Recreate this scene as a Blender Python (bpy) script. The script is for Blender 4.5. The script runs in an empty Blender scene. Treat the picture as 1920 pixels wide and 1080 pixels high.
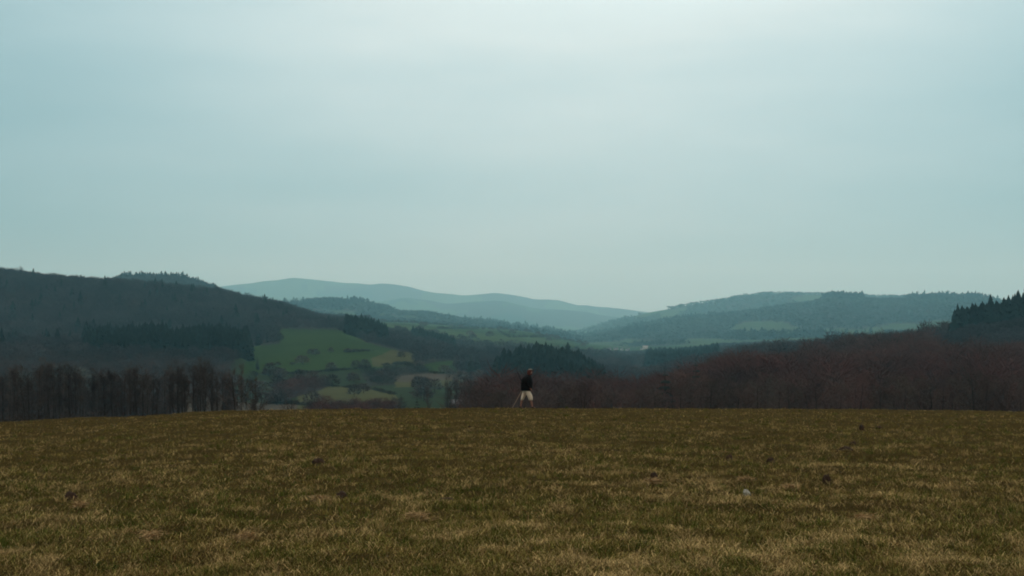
import bpy, bmesh, math, random
import numpy as np
from mathutils import Vector, Matrix

sc = bpy.context.scene
R = math.radians
F = 2667.0          # focal length in photo pixels (1920 wide), lens 50 mm on 36 mm
HY = 620.0          # eye level row in the photograph

# ------------------------------------------------------------------ camera
cam_d = bpy.data.cameras.new("camera"); cam = bpy.data.objects.new("camera", cam_d)
sc.collection.objects.link(cam); sc.camera = cam
cam.location = (0, 0, 0); cam.rotation_euler = (R(90), 0, 0)
cam_d.lens = 50.0; cam_d.sensor_width = 36.0
cam_d.shift_y = 80.0 / 1920.0
cam_d.clip_start = 0.1; cam_d.clip_end = 80000

# ------------------------------------------------------------------ sky and sun
SUN_AZ, SUN_EL = R(8), R(34)
w = bpy.data.worlds.new("World"); sc.world = w; w.use_nodes = True
nt = w.node_tree; nt.nodes.clear()
def N(t, **kw):
    n = nt.nodes.new(t)
    for k, v in kw.items(): setattr(n, k, v)
    return n
def M(op, a, b=None, c=None, clamp=False):
    n = N('ShaderNodeMath', operation=op); n.use_clamp = clamp
    for i, v in enumerate((a, b, c)):
        if v is None: continue
        if isinstance(v, (int, float)): n.inputs[i].default_value = v
        else: nt.links.new(v, n.inputs[i])
    return n.outputs[0]
tc = N('ShaderNodeTexCoord')
nish = N('ShaderNodeTexSky', sky_type='NISHITA', sun_disc=False, sun_elevation=SUN_EL, sun_rotation=SUN_AZ)
sdir = Vector((math.sin(R(3)) * math.cos(R(21)), math.cos(R(3)) * math.cos(R(21)), math.sin(R(21))))
nrm = N('ShaderNodeVectorMath', operation='NORMALIZE'); nt.links.new(tc.outputs['Generated'], nrm.inputs[0])
dot = N('ShaderNodeVectorMath', operation='DOT_PRODUCT'); nt.links.new(nrm.outputs[0], dot.inputs[0]); dot.inputs[1].default_value = sdir
sep = N('ShaderNodeSeparateXYZ'); nt.links.new(nrm.outputs[0], sep.inputs[0])
up = M('MAXIMUM', sep.outputs['Z'], 0.0)
lum = M('MULTIPLY_ADD', up, 0.85, 0.315)                                   # overcast: brighter overhead
g = M('EXPONENT', M('MULTIPLY', M('SUBTRACT', dot.outputs['Value'], 1.0), 17.0))   # veiled sun behind the cloud
lum = M('MULTIPLY_ADD', g, 0.53, lum)
mp = N('ShaderNodeMapping'); nt.links.new(nrm.outputs[0], mp.inputs[0]); mp.inputs['Scale'].default_value = (2.0, 2.0, 10.0)
ns = N('ShaderNodeTexNoise'); ns.inputs['Scale'].default_value = 1.9; ns.inputs['Detail'].default_value = 5; ns.inputs['Roughness'].default_value = 0.5
nt.links.new(mp.outputs[0], ns.inputs['Vector'])
lum = M('MULTIPLY', lum, M('MULTIPLY_ADD', ns.outputs['Fac'], 0.34, 0.83))
rampc = N('ShaderNodeMix', data_type='RGBA'); rampc.inputs['A'].default_value = (0.47, 0.86, 1.0, 1); rampc.inputs['B'].default_value = (0.77, 0.94, 0.96, 1)
nt.links.new(M('MULTIPLY_ADD', lum, 2.4, -1.1, clamp=True), rampc.inputs['Factor'])
neu = N('ShaderNodeMix', data_type='RGBA'); neu.inputs['B'].default_value = (1.0, 0.95, 0.86, 1); nt.links.new(rampc.outputs['Result'], neu.inputs['A'])
nf = M('MAXIMUM', M('MULTIPLY', M('SUBTRACT', sep.outputs['Z'], 0.28), 3.0, clamp=True), M('MULTIPLY', sep.outputs['Y'], -2.0, clamp=True))
nt.links.new(nf, neu.inputs['Factor'])      # greyer cloud overhead and behind, blue-green towards the valley
vm = N('ShaderNodeVectorMath', operation='SCALE'); nt.links.new(neu.outputs['Result'], vm.inputs[0]); nt.links.new(M('MULTIPLY', lum, 10.0), vm.inputs['Scale'])
mx = N('ShaderNodeMix', data_type='RGBA'); mx.inputs['Factor'].default_value = 0.012
nt.links.new(vm.outputs[0], mx.inputs['A']); nt.links.new(nish.outputs[0], mx.inputs['B'])
bg = N('ShaderNodeBackground'); bg.inputs['Strength'].default_value = 0.1
nt.links.new(mx.outputs['Result'], bg.inputs['Color'])
wo = N('ShaderNodeOutputWorld'); nt.links.new(bg.outputs[0], wo.inputs['Surface'])

sd = bpy.data.lights.new("sun", 'SUN'); sun = bpy.data.objects.new("sun", sd); sc.collection.objects.link(sun)
sd.energy = 0.85; sd.angle = R(22); sd.color = (1.0, 0.94, 0.84)
sv = Vector((math.sin(SUN_AZ) * math.cos(SUN_EL), math.cos(SUN_AZ) * math.cos(SUN_EL), math.sin(SUN_EL)))
sun.rotation_euler = (-sv).to_track_quat('-Z', 'Y').to_euler()

sc.view_settings.view_transform = 'Standard'; sc.view_settings.look = 'None'
sc.view_settings.exposure = 0; sc.view_settings.gamma = 1
cy = sc.cycles
cy.max_bounces = 4; cy.diffuse_bounces = 2; cy.glossy_bounces = 1; cy.transmission_bounces = 1
cy.volume_bounces = 1; cy.transparent_max_bounces = 4
cy.use_denoising = True; cy.filter_width = 1.9

# ------------------------------------------------------------------ helpers
rng = np.random.default_rng(7)
random.seed(3)
LINK = sc.collection.objects.link

def vnoise(x, y, seed=0):
    x = np.asarray(x, float); y = np.asarray(y, float)
    xi = np.floor(x).astype(np.int64); yi = np.floor(y).astype(np.int64)
    xf = x - xi; yf = y - yi
    xf = xf * xf * (3 - 2 * xf); yf = yf * yf * (3 - 2 * yf)
    def h(a, b):
        n = (a * 374761393 + b * 668265263 + seed * 1274126177) & 0xffffffff
        n = ((n ^ (n >> 13)) * 1274126177) & 0xffffffff
        n = (n ^ (n >> 16)) & 0xffffff
        return n / float(0xffffff)
    a = h(xi, yi); b = h(xi + 1, yi); c = h(xi, yi + 1); d = h(xi + 1, yi + 1)
    return (a * (1 - xf) + b * xf) * (1 - yf) + (c * (1 - xf) + d * xf) * yf
def fbm(x, y, seed=0, octv=4):
    s = 0; a = 1; t = 0
    for o in range(octv):
        s = s + a * vnoise(x * 2 ** o + 17.3 * o, y * 2 ** o - 9.1 * o, seed + o); t += a; a *= 0.5
    return s / t

def mesh_np(name, V, Fc, mat=None, col=None, smooth=False):
    V = np.ascontiguousarray(V, np.float32); Fc = np.ascontiguousarray(Fc, np.int32)
    k = Fc.shape[1]; me = bpy.data.meshes.new(name)
    me.vertices.add(len(V)); me.vertices.foreach_set('co', V.ravel())
    me.loops.add(Fc.size); me.loops.foreach_set('vertex_index', Fc.ravel())
    me.polygons.add(len(Fc)); me.polygons.foreach_set('loop_start', np.arange(0, Fc.size, k, dtype=np.int32))
    me.update(calc_edges=True)
    if smooth: me.polygons.foreach_set('use_smooth', np.ones(len(Fc), bool))
    if col is not None:
        a = me.color_attributes.new('col', 'FLOAT_COLOR', 'POINT')
        c4 = np.ones((len(V), 4), np.float32); c4[:, :3] = col; a.data.foreach_set('color', c4.ravel())
    if mat: me.materials.append(mat)
    return me
def tag(o, label=None, cat=None, group=None, kind=None):
    if label: o['label'] = label
    if cat: o['category'] = cat
    if group: o['group'] = group
    if kind: o['kind'] = kind
    return o
def ob(name, me, parent=None, loc=(0, 0, 0)):
    o = bpy.data.objects.new(name, me); LINK(o); o.location = loc
    if parent: o.parent = parent
    return o
def empty(name, loc=(0, 0, 0), rz=0.0):
    o = bpy.data.objects.new(name, None); LINK(o); o.location = loc; o.rotation_euler = (0, 0, rz); o.empty_display_size = 0.3
    return o
def copy_tree(o, parent=None):
    c = o.copy(); LINK(c)
    if parent: c.parent = parent
    for ch in list(o.children): copy_tree(ch, c)
    return c

def material(name, col, rough=0.9, var=0.25, attr=False, scale=3.0, obj_random=0.0, spec=0.1, bump=0.0, backface=0.0, tint=None):
    m = bpy.data.materials.new(name); m.use_nodes = True; t = m.node_tree; b = t.nodes['Principled BSDF']
    b.inputs['Roughness'].default_value = rough; b.inputs['Specular IOR Level'].default_value = spec
    no = t.nodes.new('ShaderNodeTexNoise'); no.inputs['Scale'].default_value = scale; no.inputs['Detail'].default_value = 6
    co = t.nodes.new('ShaderNodeTexCoord'); t.links.new(co.outputs['Object'], no.inputs['Vector'])
    ma = t.nodes.new('ShaderNodeMath'); ma.operation = 'MULTIPLY_ADD'; t.links.new(no.outputs['Fac'], ma.inputs[0])
    ma.inputs[1].default_value = 2 * var; ma.inputs[2].default_value = 1 - var
    out = ma.outputs[0]
    if obj_random:
        oi = t.nodes.new('ShaderNodeObjectInfo'); m2 = t.nodes.new('ShaderNodeMath'); m2.operation = 'MULTIPLY_ADD'
        t.links.new(oi.outputs['Random'], m2.inputs[0]); m2.inputs[1].default_value = 2 * obj_random; m2.inputs[2].default_value = 1 - obj_random
        m3 = t.nodes.new('ShaderNodeMath'); m3.operation = 'MULTIPLY'; t.links.new(out, m3.inputs[0]); t.links.new(m2.outputs[0], m3.inputs[1]); out = m3.outputs[0]
    sc_ = t.nodes.new('ShaderNodeVectorMath'); sc_.operation = 'SCALE'; t.links.new(out, sc_.inputs['Scale'])
    if attr:
        at = t.nodes.new('ShaderNodeAttribute'); at.attribute_name = 'col'; t.links.new(at.outputs['Color'], sc_.inputs[0])
    elif tint:
        oi2 = t.nodes.new('ShaderNodeObjectInfo'); mi = t.nodes.new('ShaderNodeMix'); mi.data_type = 'RGBA'
        mi.inputs['A'].default_value = (*col, 1); mi.inputs['B'].default_value = (*tint, 1)
        wn = t.nodes.new('ShaderNodeMath'); wn.operation = 'FRACT'; wm = t.nodes.new('ShaderNodeMath'); wm.operation = 'MULTIPLY'; wm.inputs[1].default_value = 7.31
        t.links.new(oi2.outputs['Random'], wm.inputs[0]); t.links.new(wm.outputs[0], wn.inputs[0]); t.links.new(wn.outputs[0], mi.inputs['Factor'])
        t.links.new(mi.outputs['Result'], sc_.inputs[0])
    else:
        sc_.inputs[0].default_value = col
    t.links.new(sc_.outputs[0], b.inputs['Base Color'])
    if bump:
        bp = t.nodes.new('ShaderNodeBump'); bp.inputs['Strength'].default_value = 0.6; bp.inputs['Distance'].default_value = bump
        t.links.new(no.outputs['Fac'], bp.inputs['Height']); t.links.new(bp.outputs[0], b.inputs['Normal'])
    return m

# ------------------------------------------------------------------ terrain heights
# rows of the land: distance -> the elevation angle profile of the ground (x, y as read on a survey photo)
LAY = [
 (100,  [(0, 800)]),
 (250,  [(-300, 868), (0, 865), (450, 858), (700, 850), (900, 848), (1300, 846), (1600, 850), (1920, 850)]),
 (400,  [(-300, 800), (0, 795), (440, 790), (900, 788), (1000, 775), (1200, 768), (1350, 742), (1500, 732), (1700, 727), (1920, 722)]),
 (600,  [(-300, 745), (0, 742), (240, 742), (400, 758), (480, 759), (570, 757), (740, 752), (900, 762), (1000, 785), (1200, 800), (1290, 760), (1350, 722), (1500, 704), (1700, 682), (1800, 694), (1920, 690)]),
 (850,  [(-300, 670), (0, 668), (460, 672), (480, 702), (600, 702), (740, 712), (880, 726), (945, 722), (1010, 700), (1060, 710), (1120, 742), (1170, 768), (1300, 722), (1400, 690), (1600, 665), (1700, 655), (1790, 634), (1820, 622), (1920, 608), (2220, 590)]),
 (1150, [(-300, 645), (0, 642), (160, 642), (400, 642), (460, 642), (520, 629), (640, 630), (690, 645), (740, 657), (800, 668), (880, 682), (960, 692), (1040, 694), (1120, 700), (1200, 715), (1280, 692), (1400, 670), (1600, 652), (1700, 646), (1800, 640), (2220, 620)]),
 (1500, [(-300, 504), (0, 518), (60, 526), (160, 533), (230, 536), (400, 552), (500, 573), (600, 602), (690, 616), (750, 632), (850, 652), (950, 660), (1040, 667), (1120, 680), (1200, 686), (1300, 676), (1400, 655), (1600, 648), (1920, 645)]),
 (2200, [(-300, 545), (0, 545), (200, 548), (400, 566), (500, 582), (600, 602), (690, 607), (760, 614), (850, 626), (950, 634), (1040, 645), (1100, 657), (1170, 672), (1250, 668), (1400, 655), (1600, 650), (1920, 645)]),
 (2900, [(-300, 540), (0, 540), (180, 538), (230, 525), (290, 523), (340, 524), (400, 543), (440, 556), (500, 576), (600, 595), (690, 602), (770, 604), (850, 610), (950, 617), (1000, 623), (1040, 632), (1100, 647), (1170, 659), (1230, 656), (1300, 652), (1400, 648), (1600, 640), (1920, 640)]),
 (3600, [(-300, 565), (0, 565), (400, 570), (600, 606), (690, 610), (850, 618), (950, 628), (1040, 640), (1100, 645), (1170, 648), (1250, 642), (1350, 636), (1500, 626), (1700, 618), (1920, 615)]),
 (5000, [(-300, 560), (0, 560), (400, 572), (500, 563), (545, 566), (620, 562), (680, 566), (730, 577), (745, 585), (800, 587), (900, 602), (1040, 622), (1090, 635), (1170, 618), (1250, 604), (1400, 586), (1520, 568), (1560, 560), (1640, 563), (1760, 563), (1850, 562), (1920, 572), (2220, 575)]),
 (5800, [(-300, 580), (400, 582), (740, 596), (900, 608), (1040, 628), (1090, 636), (1250, 606), (1400, 590), (1520, 572), (1640, 570), (1920, 580)]),
 (7000, [(-300, 580), (400, 582), (745, 597), (900, 607), (1040, 625), (1070, 627), (1120, 613), (1200, 591), (1300, 573), (1380, 558), (1450, 550), (1540, 552), (1650, 559), (1920, 570), (2220, 580)]),
 (9000, [(-300, 598), (400, 590), (900, 604), (1100, 622), (1400, 600), (1920, 600)]),
 (11000,[(-300, 590), (400, 575), (560, 560), (680, 568), (760, 560), (840, 571), (930, 566), (1010, 580), (1100, 588), (1200, 602), (1400, 612), (1920, 608)]),
 (12000,[(-300, 592), (400, 578), (560, 572), (680, 575), (840, 582), (930, 580), (1010, 590), (1100, 598), (1200, 606), (1400, 612), (1920, 612)]),
 (13000,[(-300, 570), (200, 565), (300, 560), (415, 539), (500, 528), (550, 524), (620, 529), (700, 533), (740, 532), (765, 537), (800, 546), (870, 554), (930, 549), (960, 553), (1000, 562), (1040, 563), (1080, 573), (1120, 574), (1170, 580), (1210, 587), (1300, 600), (1500, 610), (1920, 612)]),
 (16000,[(-300, 600), (550, 570), (1920, 615)]),
 (21000,[(-300, 612), (1920, 616)]),
]
COLS = np.arange(-900, 2821, 5.0)
def _smooth(a, n):
    k = np.hanning(n + 2)[1:-1]; k /= k.sum(); p = np.pad(a, n // 2, mode='edge'); return np.convolve(p, k, 'valid')[:len(a)]
ROWS = np.array([_smooth(np.interp(COLS, *zip(*p)) if len(p) > 1 else np.full(len(COLS), float(p[0][1])), 5) for _, p in LAY])
LD = np.log([d for d, _ in LAY])
def _pchip(xk, Y):
    h = np.diff(xk)[:, None]; dl = np.diff(Y, axis=0) / h
    m = np.zeros_like(Y); m[1:-1] = np.where(dl[1:] * dl[:-1] > 0, 2 * dl[1:] * dl[:-1] / (dl[1:] + dl[:-1] + 1e-12 * np.sign(dl[1:] + 1e-20)), 0)
    m[0] = dl[0]; m[-1] = dl[-1]
    return m
MK = _pchip(LD, ROWS)
FS = np.linspace(0, 130, 1301)
slope = np.interp(FS, [0, 12, 30, 50, 64, 80, 100, 130], [.005, .012, .025, .042, .0557, .09, .125, .14])
FZ = -np.concatenate([[0], np.cumsum((slope[1:] + slope[:-1]) / 2 * 0.1)])
FZ = FZ - np.interp(64, FS, FZ) - 0.0555 * 64
def height(x, y):
    """ground height at a place; eye level is 0"""
    x = np.atleast_1d(np.asarray(x, float)); y = np.atleast_1d(np.asarray(y, float))
    az = np.clip(np.arctan2(x, y), -R(34), R(34))
    dist = np.hypot(x, y)
    px = 960 + F * np.tan(az)
    d = np.clip(dist * np.cos(az), 0.01, None)
    # near field
    dd = np.clip(d, 0, 130)
    zf = np.interp(dd, FS, FZ)
    tilt = np.interp(px, [-300, 0, 240, 420, 560, 1300, 1600, 1920, 2300], [.0125, .0098, .0058, .0016, 0, 0, .0007, .0019, .004])
    und = (fbm(x / 7.0, y / 7.0, 5, 3) - 0.5) * 0.20 * np.clip(d / 40, .3, 1) + (fbm(x / 1.2, y / 1.2, 9, 3) - 0.5) * 0.11 + np.clip(fbm(x / .5, y / .5, 10, 2) - 0.5, -.1, 1) * 0.10
    zf = zf - tilt * d + und
    # far land
    ld = np.clip(np.log(d), LD[0], LD[-1])
    k = np.clip(np.searchsorted(LD, ld, side='right') - 1, 0, len(LD) - 2)
    ci = np.clip((px - COLS[0]) / 5.0, 0, len(COLS) - 1.001); c0 = ci.astype(int); cf = ci - c0
    def g(A, kk): return A[kk, c0] * (1 - cf) + A[kk, c0 + 1] * cf
    h = LD[k + 1] - LD[k]; t = (ld - LD[k]) / h
    y0, y1, m0, m1 = g(ROWS, k), g(ROWS, k + 1), g(MK, k), g(MK, k + 1)
    yy = (2*t**3 - 3*t**2 + 1) * y0 + (t**3 - 2*t**2 + t) * h * m0 + (-2*t**3 + 3*t**2) * y1 + (t**3 - t**2) * h * m1
    sc_ = np.clip(d / 9.0, 30, 1400)
    n = (fbm(x / 260.0, y / 260.0, 21, 5) - 0.5) * np.clip((d - 300) / 900, 0, 1) * 10 + (fbm(x / 1500.0, y / 1500.0, 31, 5) - 0.5) * np.clip((d - 3400) / 3000, 0, 1) * 45 + (fbm(x / 380.0, y / 700.0, 33, 4) - 0.5) * np.clip((d - 5500) / 4000, 0, 1) * 42
    zz = -(yy - HY) / F * d + n
    wgt = np.clip((d - 85) / 25, 0, 1); wgt = wgt * wgt * (3 - 2 * wgt)
    return zf * (1 - wgt) + zz * wgt
def ground(px, d):
    x = (px - 960) / F * d
    return float(x), float(d), float(height(x, d)[0])
def proj(x, y, z):
    return 960 + F * x / y, HY - F * z / y

def inpoly(px, py, poly):
    r = np.zeros(np.shape(px), bool); n = len(poly); j = n - 1
    for i in range(n):
        xi, yi = poly[i]; xj, yj = poly[j]
        c = ((yi > py) != (yj > py)) & (px < (xj - xi) * (py - yi) / (yj - yi + 1e-9) + xi)
        r ^= c; j = i
    return r

# land use codes: 0 rough grass 1 green pasture 2 pale olive field 3 beige ground 4 bare wood 5 evergreen wood 6 dull green 7 scrub 8 near field 9 far mix field
def landuse(x, y, z):
    px, py = proj(x, y, z); d = y
    jx = (fbm(x / 40, y / 40, 71, 3) - .5) * 14; jy = (fbm(x / 40, y / 40, 72, 3) - .5) * 5
    px = px + jx; py = py + jy
    u = np.zeros(px.shape, int)
    u[(d > 110)] = 6
    u[(d > 110) & (px < 436) & (d < 860)] = 4
    u[(d > 300) & (px > 345) & (px < 436) & (d < 640)] = 3
    u[(d > 170) & (d < 850) & (px > 885) & (px < 2400)] = 4
    mid = (d > 800) & (d < 1600)
    u[mid] = 4
    u[(d > 560) & (d < 850) & (px > 440) & (px <= 900)] = 6
    u[(d > 420) & (d < 620) & (px > 430) & (px < 575)] = 3
    u[(d > 330) & (d < 470) & (px > 575) & (px < 740)] = 4
    u[(d > 520) & (d < 760) & inpoly(px, py, [(560, 737), (600, 727), (625, 722), (700, 727), (742, 738), (752, 770), (560, 770)])] = 2
    u[(d > 600) & (d < 900) & inpoly(px, py, [(520, 735), (600, 702), (690, 700), (620, 722), (560, 745), (500, 760)])] = 4
    u[(d > 640) & (d < 1250) & inpoly(px, py, [(440, 692), (740, 686), (760, 716), (600, 722), (440, 722)])] = 6
    u[(d > 700) & (d < 1300) & inpoly(px, py, [(460, 700), (464, 652), (520, 644), (524, 618), (632, 618), (690, 643), (736, 655), (775, 664), (770, 690), (600, 696)])] = 1
    u[(d > 700) & (d < 1250) & inpoly(px, py, [(738, 656), (776, 664), (774, 684), (700, 688), (690, 672)])] = 2
    u[(d > 650) & (d < 1250) & inpoly(px, py, [(775, 684), (852, 677), (856, 699), (800, 702)])] = 1
    u[(d > 650) & (d < 1250) & inpoly(px, py, [(795, 670), (862, 666), (864, 672), (800, 677)])] = 3
    u[(d > 600) & (d < 1000) & inpoly(px, py, [(680, 700), (760, 686), (820, 702), (760, 706), (745, 722), (690, 722)])] = 7
    u[(d > 600) & (d < 1000) & inpoly(px, py, [(745, 706), (800, 700), (905, 700), (905, 712), (745, 716)])] = 3
    u[(d > 560) & (d < 1000) & inpoly(px, py, [(740, 716), (905, 710), (905, 724), (740, 726)])] = 2
    sf = (d > 1340) & (d < 1600) & (px > 850) & (px < 1140) & (py < 664)
    u[sf] = 9
    # evergreen blocks
    u[(d > 845) & (d < 1010) & (px > 158) & (px < 464)] = 5
    u[(d > 1180) & (d < 1330) & (px > 650) & (px < 726)] = 5
    u[(d > 1440) & (d < 1580) & (px > 772) & (px < 852)] = 5
    u[(d > 780) & (d < 960) & (px > 932) & (px < 1128)] = 5
    u[(d > 850) & (d < 1050) & (px > 1788)] = 5
    u[(d > 640) & (d <= 850) & (px > 1750)] = 7
    u[(d > 834) & (d <= 850) & (px > 1770)] = 0
    # the spur of small fields
    sp = (d >= 1600) & (d < 3300)
    f = fbm(x / 210, y / 420, 41, 2)
    u[sp] = np.where(f[sp] > 0.5, 1, 9)
    u[sp & (px < 690)] = 4
    line = np.interp(px, [600, 750, 850, 950, 1050, 1130], [640, 622, 637, 648, 662, 676])
    u[sp & (px < 1130) & (py > line)] = 4
    u[(d > 1500) & (d < 2500) & (px > 1090) & (py > 664)] = 4
    u[(d > 1450) & (d < 2300) & (px > 1212) & (px < 1345)] = 5
    u[(d > 1600) & (d < 2900) & (px > 1345)] = 4
    far = (d >= 3300)
    f2 = fbm(x / 520, y / 900, 51, 4); f3 = fbm(x / 300, y / 500, 61, 3)
    u[far] = np.where(f2[far] > 0.485, 9, 4)
    u[far & (f3 > 0.66)] = 5
    u[far & (d < 4300) & (px < 1500) & (f2 > 0.44)] = 9
    u[(d > 4850) & (d < 5300) & (((px > 1543) & (px < 1618)) | ((px > 1758) & (px < 1786)) | ((px > 1792) & (px < 1826)))] = 5
    u[d <= 110] = 8
    return u
USECOL = np.array([(.055, .050, .035), (.023, .043, .013), (.052, .055, .024), (.056, .050, .040), (.026, .022, .022), (.012, .018, .014),
                   (.021, .031, .016), (.026, .024, .021), (.042, .032, .012), (.040, .066, .030)])

# ground sheet
def grow(a, b, q): return list(np.exp(np.arange(math.log(a), math.log(b), math.log(q))))
ds = np.array([0.4] + grow(0.8, 8, 1.12) + grow(8, 75, 1.0042) + grow(75, 500, 1.03) + grow(500, 3600, 1.007) + grow(3600, 19500, 1.015))
azs = np.concatenate([np.arange(-180, -36, 3.0), np.arange(-36, -22, .5), np.arange(-22, 22, .05), np.arange(22, 36, .5), np.arange(36, 180, 3.0)])
A, D = np.meshgrid(np.radians(azs), ds)
X = D * np.sin(A); Y = D * np.cos(A)
Zt = height(X.ravel(), Y.ravel()).reshape(X.shape)
V = np.stack([X, Y, Zt], -1).reshape(-1, 3)
nr, nc = X.shape
i, j = np.meshgrid(np.arange(nr - 1), np.arange(nc), indexing='ij')
j2 = (j + 1) % nc
Fq = np.stack([i * nc + j, i * nc + j2, (i + 1) * nc + j2, (i + 1) * nc + j], -1).reshape(-1, 4)[:, ::-1]
use = np.where(V[:, 1] > 90, landuse(V[:, 0], np.maximum(V[:, 1], 1), V[:, 2]), 8)
col = USECOL[use]
var = 0.8 + 0.4 * fbm(V[:, 0] / 60, V[:, 1] / 60, 91, 4)
col = col * var[:, None]
gm = material('ground', (1, 1, 1), 1.0, 0.0, attr=True, spec=0.0)
t = gm.node_tree; b = t.nodes['Principled BSDF']
# near field: soil and thatch mottling
co = t.nodes.new('ShaderNodeTexCoord')
n1 = t.nodes.new('ShaderNodeTexNoise'); n1.inputs['Scale'].default_value = 1.3; n1.inputs['Detail'].default_value = 8; n1.inputs['Roughness'].default_value = 0.7
n2 = t.nodes.new('ShaderNodeTexNoise'); n2.inputs['Scale'].default_value = 0.02; n2.inputs['Detail'].default_value = 10; n2.inputs['Roughness'].default_value = 0.65
for n_ in (n1, n2): t.links.new(co.outputs['Object'], n_.inputs['Vector'])
r1 = t.nodes.new('ShaderNodeMath'); r1.operation = 'MULTIPLY_ADD'; t.links.new(n1.outputs['Fac'], r1.inputs[0]); r1.inputs[1].default_value = 0.9; r1.inputs[2].default_value = 0.5
r2 = t.nodes.new('ShaderNodeMath'); r2.operation = 'MULTIPLY_ADD'; t.links.new(n2.outputs['Fac'], r2.inputs[0]); r2.inputs[1].default_value = 0.8; r2.inputs[2].default_value = 0.6
rr = t.nodes.new('ShaderNodeMath'); rr.operation = 'MULTIPLY'; t.links.new(r1.outputs[0], rr.inputs[0]); t.links.new(r2.outputs[0], rr.inputs[1])
s2 = t.nodes.new('ShaderNodeVectorMath'); s2.operation = 'SCALE'; at = [n for n in t.nodes if n.type == 'ATTRIBUTE'][0]
t.links.new(at.outputs['Color'], s2.inputs[0]); t.links.new(rr.outputs[0], s2.inputs['Scale']); t.links.new(s2.outputs[0], b.inputs['Base Color'])
g_o = ob('ground', mesh_np('ground', V, Fq, gm, col, smooth=True)); tag(g_o, kind='structure')

def meshz(x, y):
    az = np.degrees(np.arctan2(x, y)); r_ = np.hypot(x, y)
    a = np.clip(np.interp(az, azs, np.arange(len(azs))), 0, len(azs) - 1.001); q = np.clip(np.interp(r_, ds, np.arange(len(ds))), 0, len(ds) - 1.001)
    a0 = a.astype(int); q0 = q.astype(int); fa = a - a0; fq = q - q0
    return (Zt[q0, a0] * (1 - fa) + Zt[q0, a0 + 1] * fa) * (1 - fq) + (Zt[q0 + 1, a0] * (1 - fa) + Zt[q0 + 1, a0 + 1] * fa) * fq

# ------------------------------------------------------------------ haze: even air over the whole valley
hz = 900.0; zb = float(V[:, 2].min()) - 1.0
hb = bmesh.new(); bmesh.ops.create_cube(hb, size=1)
for v in hb.verts: v.co = Vector((v.co.x * 41000, v.co.y * 41000, zb if v.co.z < 0 else max(hz, float(V[:, 2].max()) + 40)))
hm = bpy.data.meshes.new('haze'); hb.to_mesh(hm); hb.free()
hmat = bpy.data.materials.new('haze'); hmat.use_nodes = True; ht = hmat.node_tree; ht.nodes.clear()
pv = ht.nodes.new('ShaderNodeVolumePrincipled'); pv.inputs['Color'].default_value = (0.36, 0.82, 1.0, 1); pv.inputs['Absorption Color'].default_value = (1, 1, 1, 1); pv.inputs['Density'].default_value = 0.95e-4; pv.inputs['Anisotropy'].default_value = 0.55
mo = ht.nodes.new('ShaderNodeOutputMaterial'); ht.links.new(pv.outputs[0], mo.inputs['Volume'])
hm.materials.append(hmat); haze = ob('haze', hm); tag(haze, 'pale blue haze filling the valley air', kind='stuff')

# ------------------------------------------------------------------ tree shapes
def unit(v): return v / (np.linalg.norm(v) + 1e-9)
def tube(pts, rad, n=6):
    V, Fc = [], []
    for k, (p, r) in enumerate(zip(pts, rad)):
        t_ = unit(pts[min(k + 1, len(pts) - 1)] - pts[max(k - 1, 0)])
        a = unit(np.cross(t_, (0.3, 1, 0.1))); b_ = np.cross(t_, a)
        for q in range(n):
            an = 2 * math.pi * q / n; V.append(p + r * (math.cos(an) * a + math.sin(an) * b_))
    for k in range(len(pts) - 1):
        for q in range(n):
            q2 = (q + 1) % n; a0, a1, b0, b1 = k*n+q, k*n+q2, (k+1)*n+q, (k+1)*n+q2
            Fc += [(a0, a1, b1), (a0, b1, b0)]
    return np.array(V), np.array(Fc)
class Acc:
    def __init__(s): s.V = []; s.F = []; s.n = 0
    def add(s, V, Fc):
        s.V.append(np.asarray(V, float)); s.F.append(np.asarray(Fc) + s.n); s.n += len(V)
    def tri(s, p, q, wd, rg):
        sd_ = unit(np.cross(q - p, rg.normal(size=3))) * wd / 2
        s.add([p - sd_, p + sd_, q], [(0, 1, 2)])
    def get(s): return np.concatenate(s.V), np.concatenate(s.F)
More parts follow.
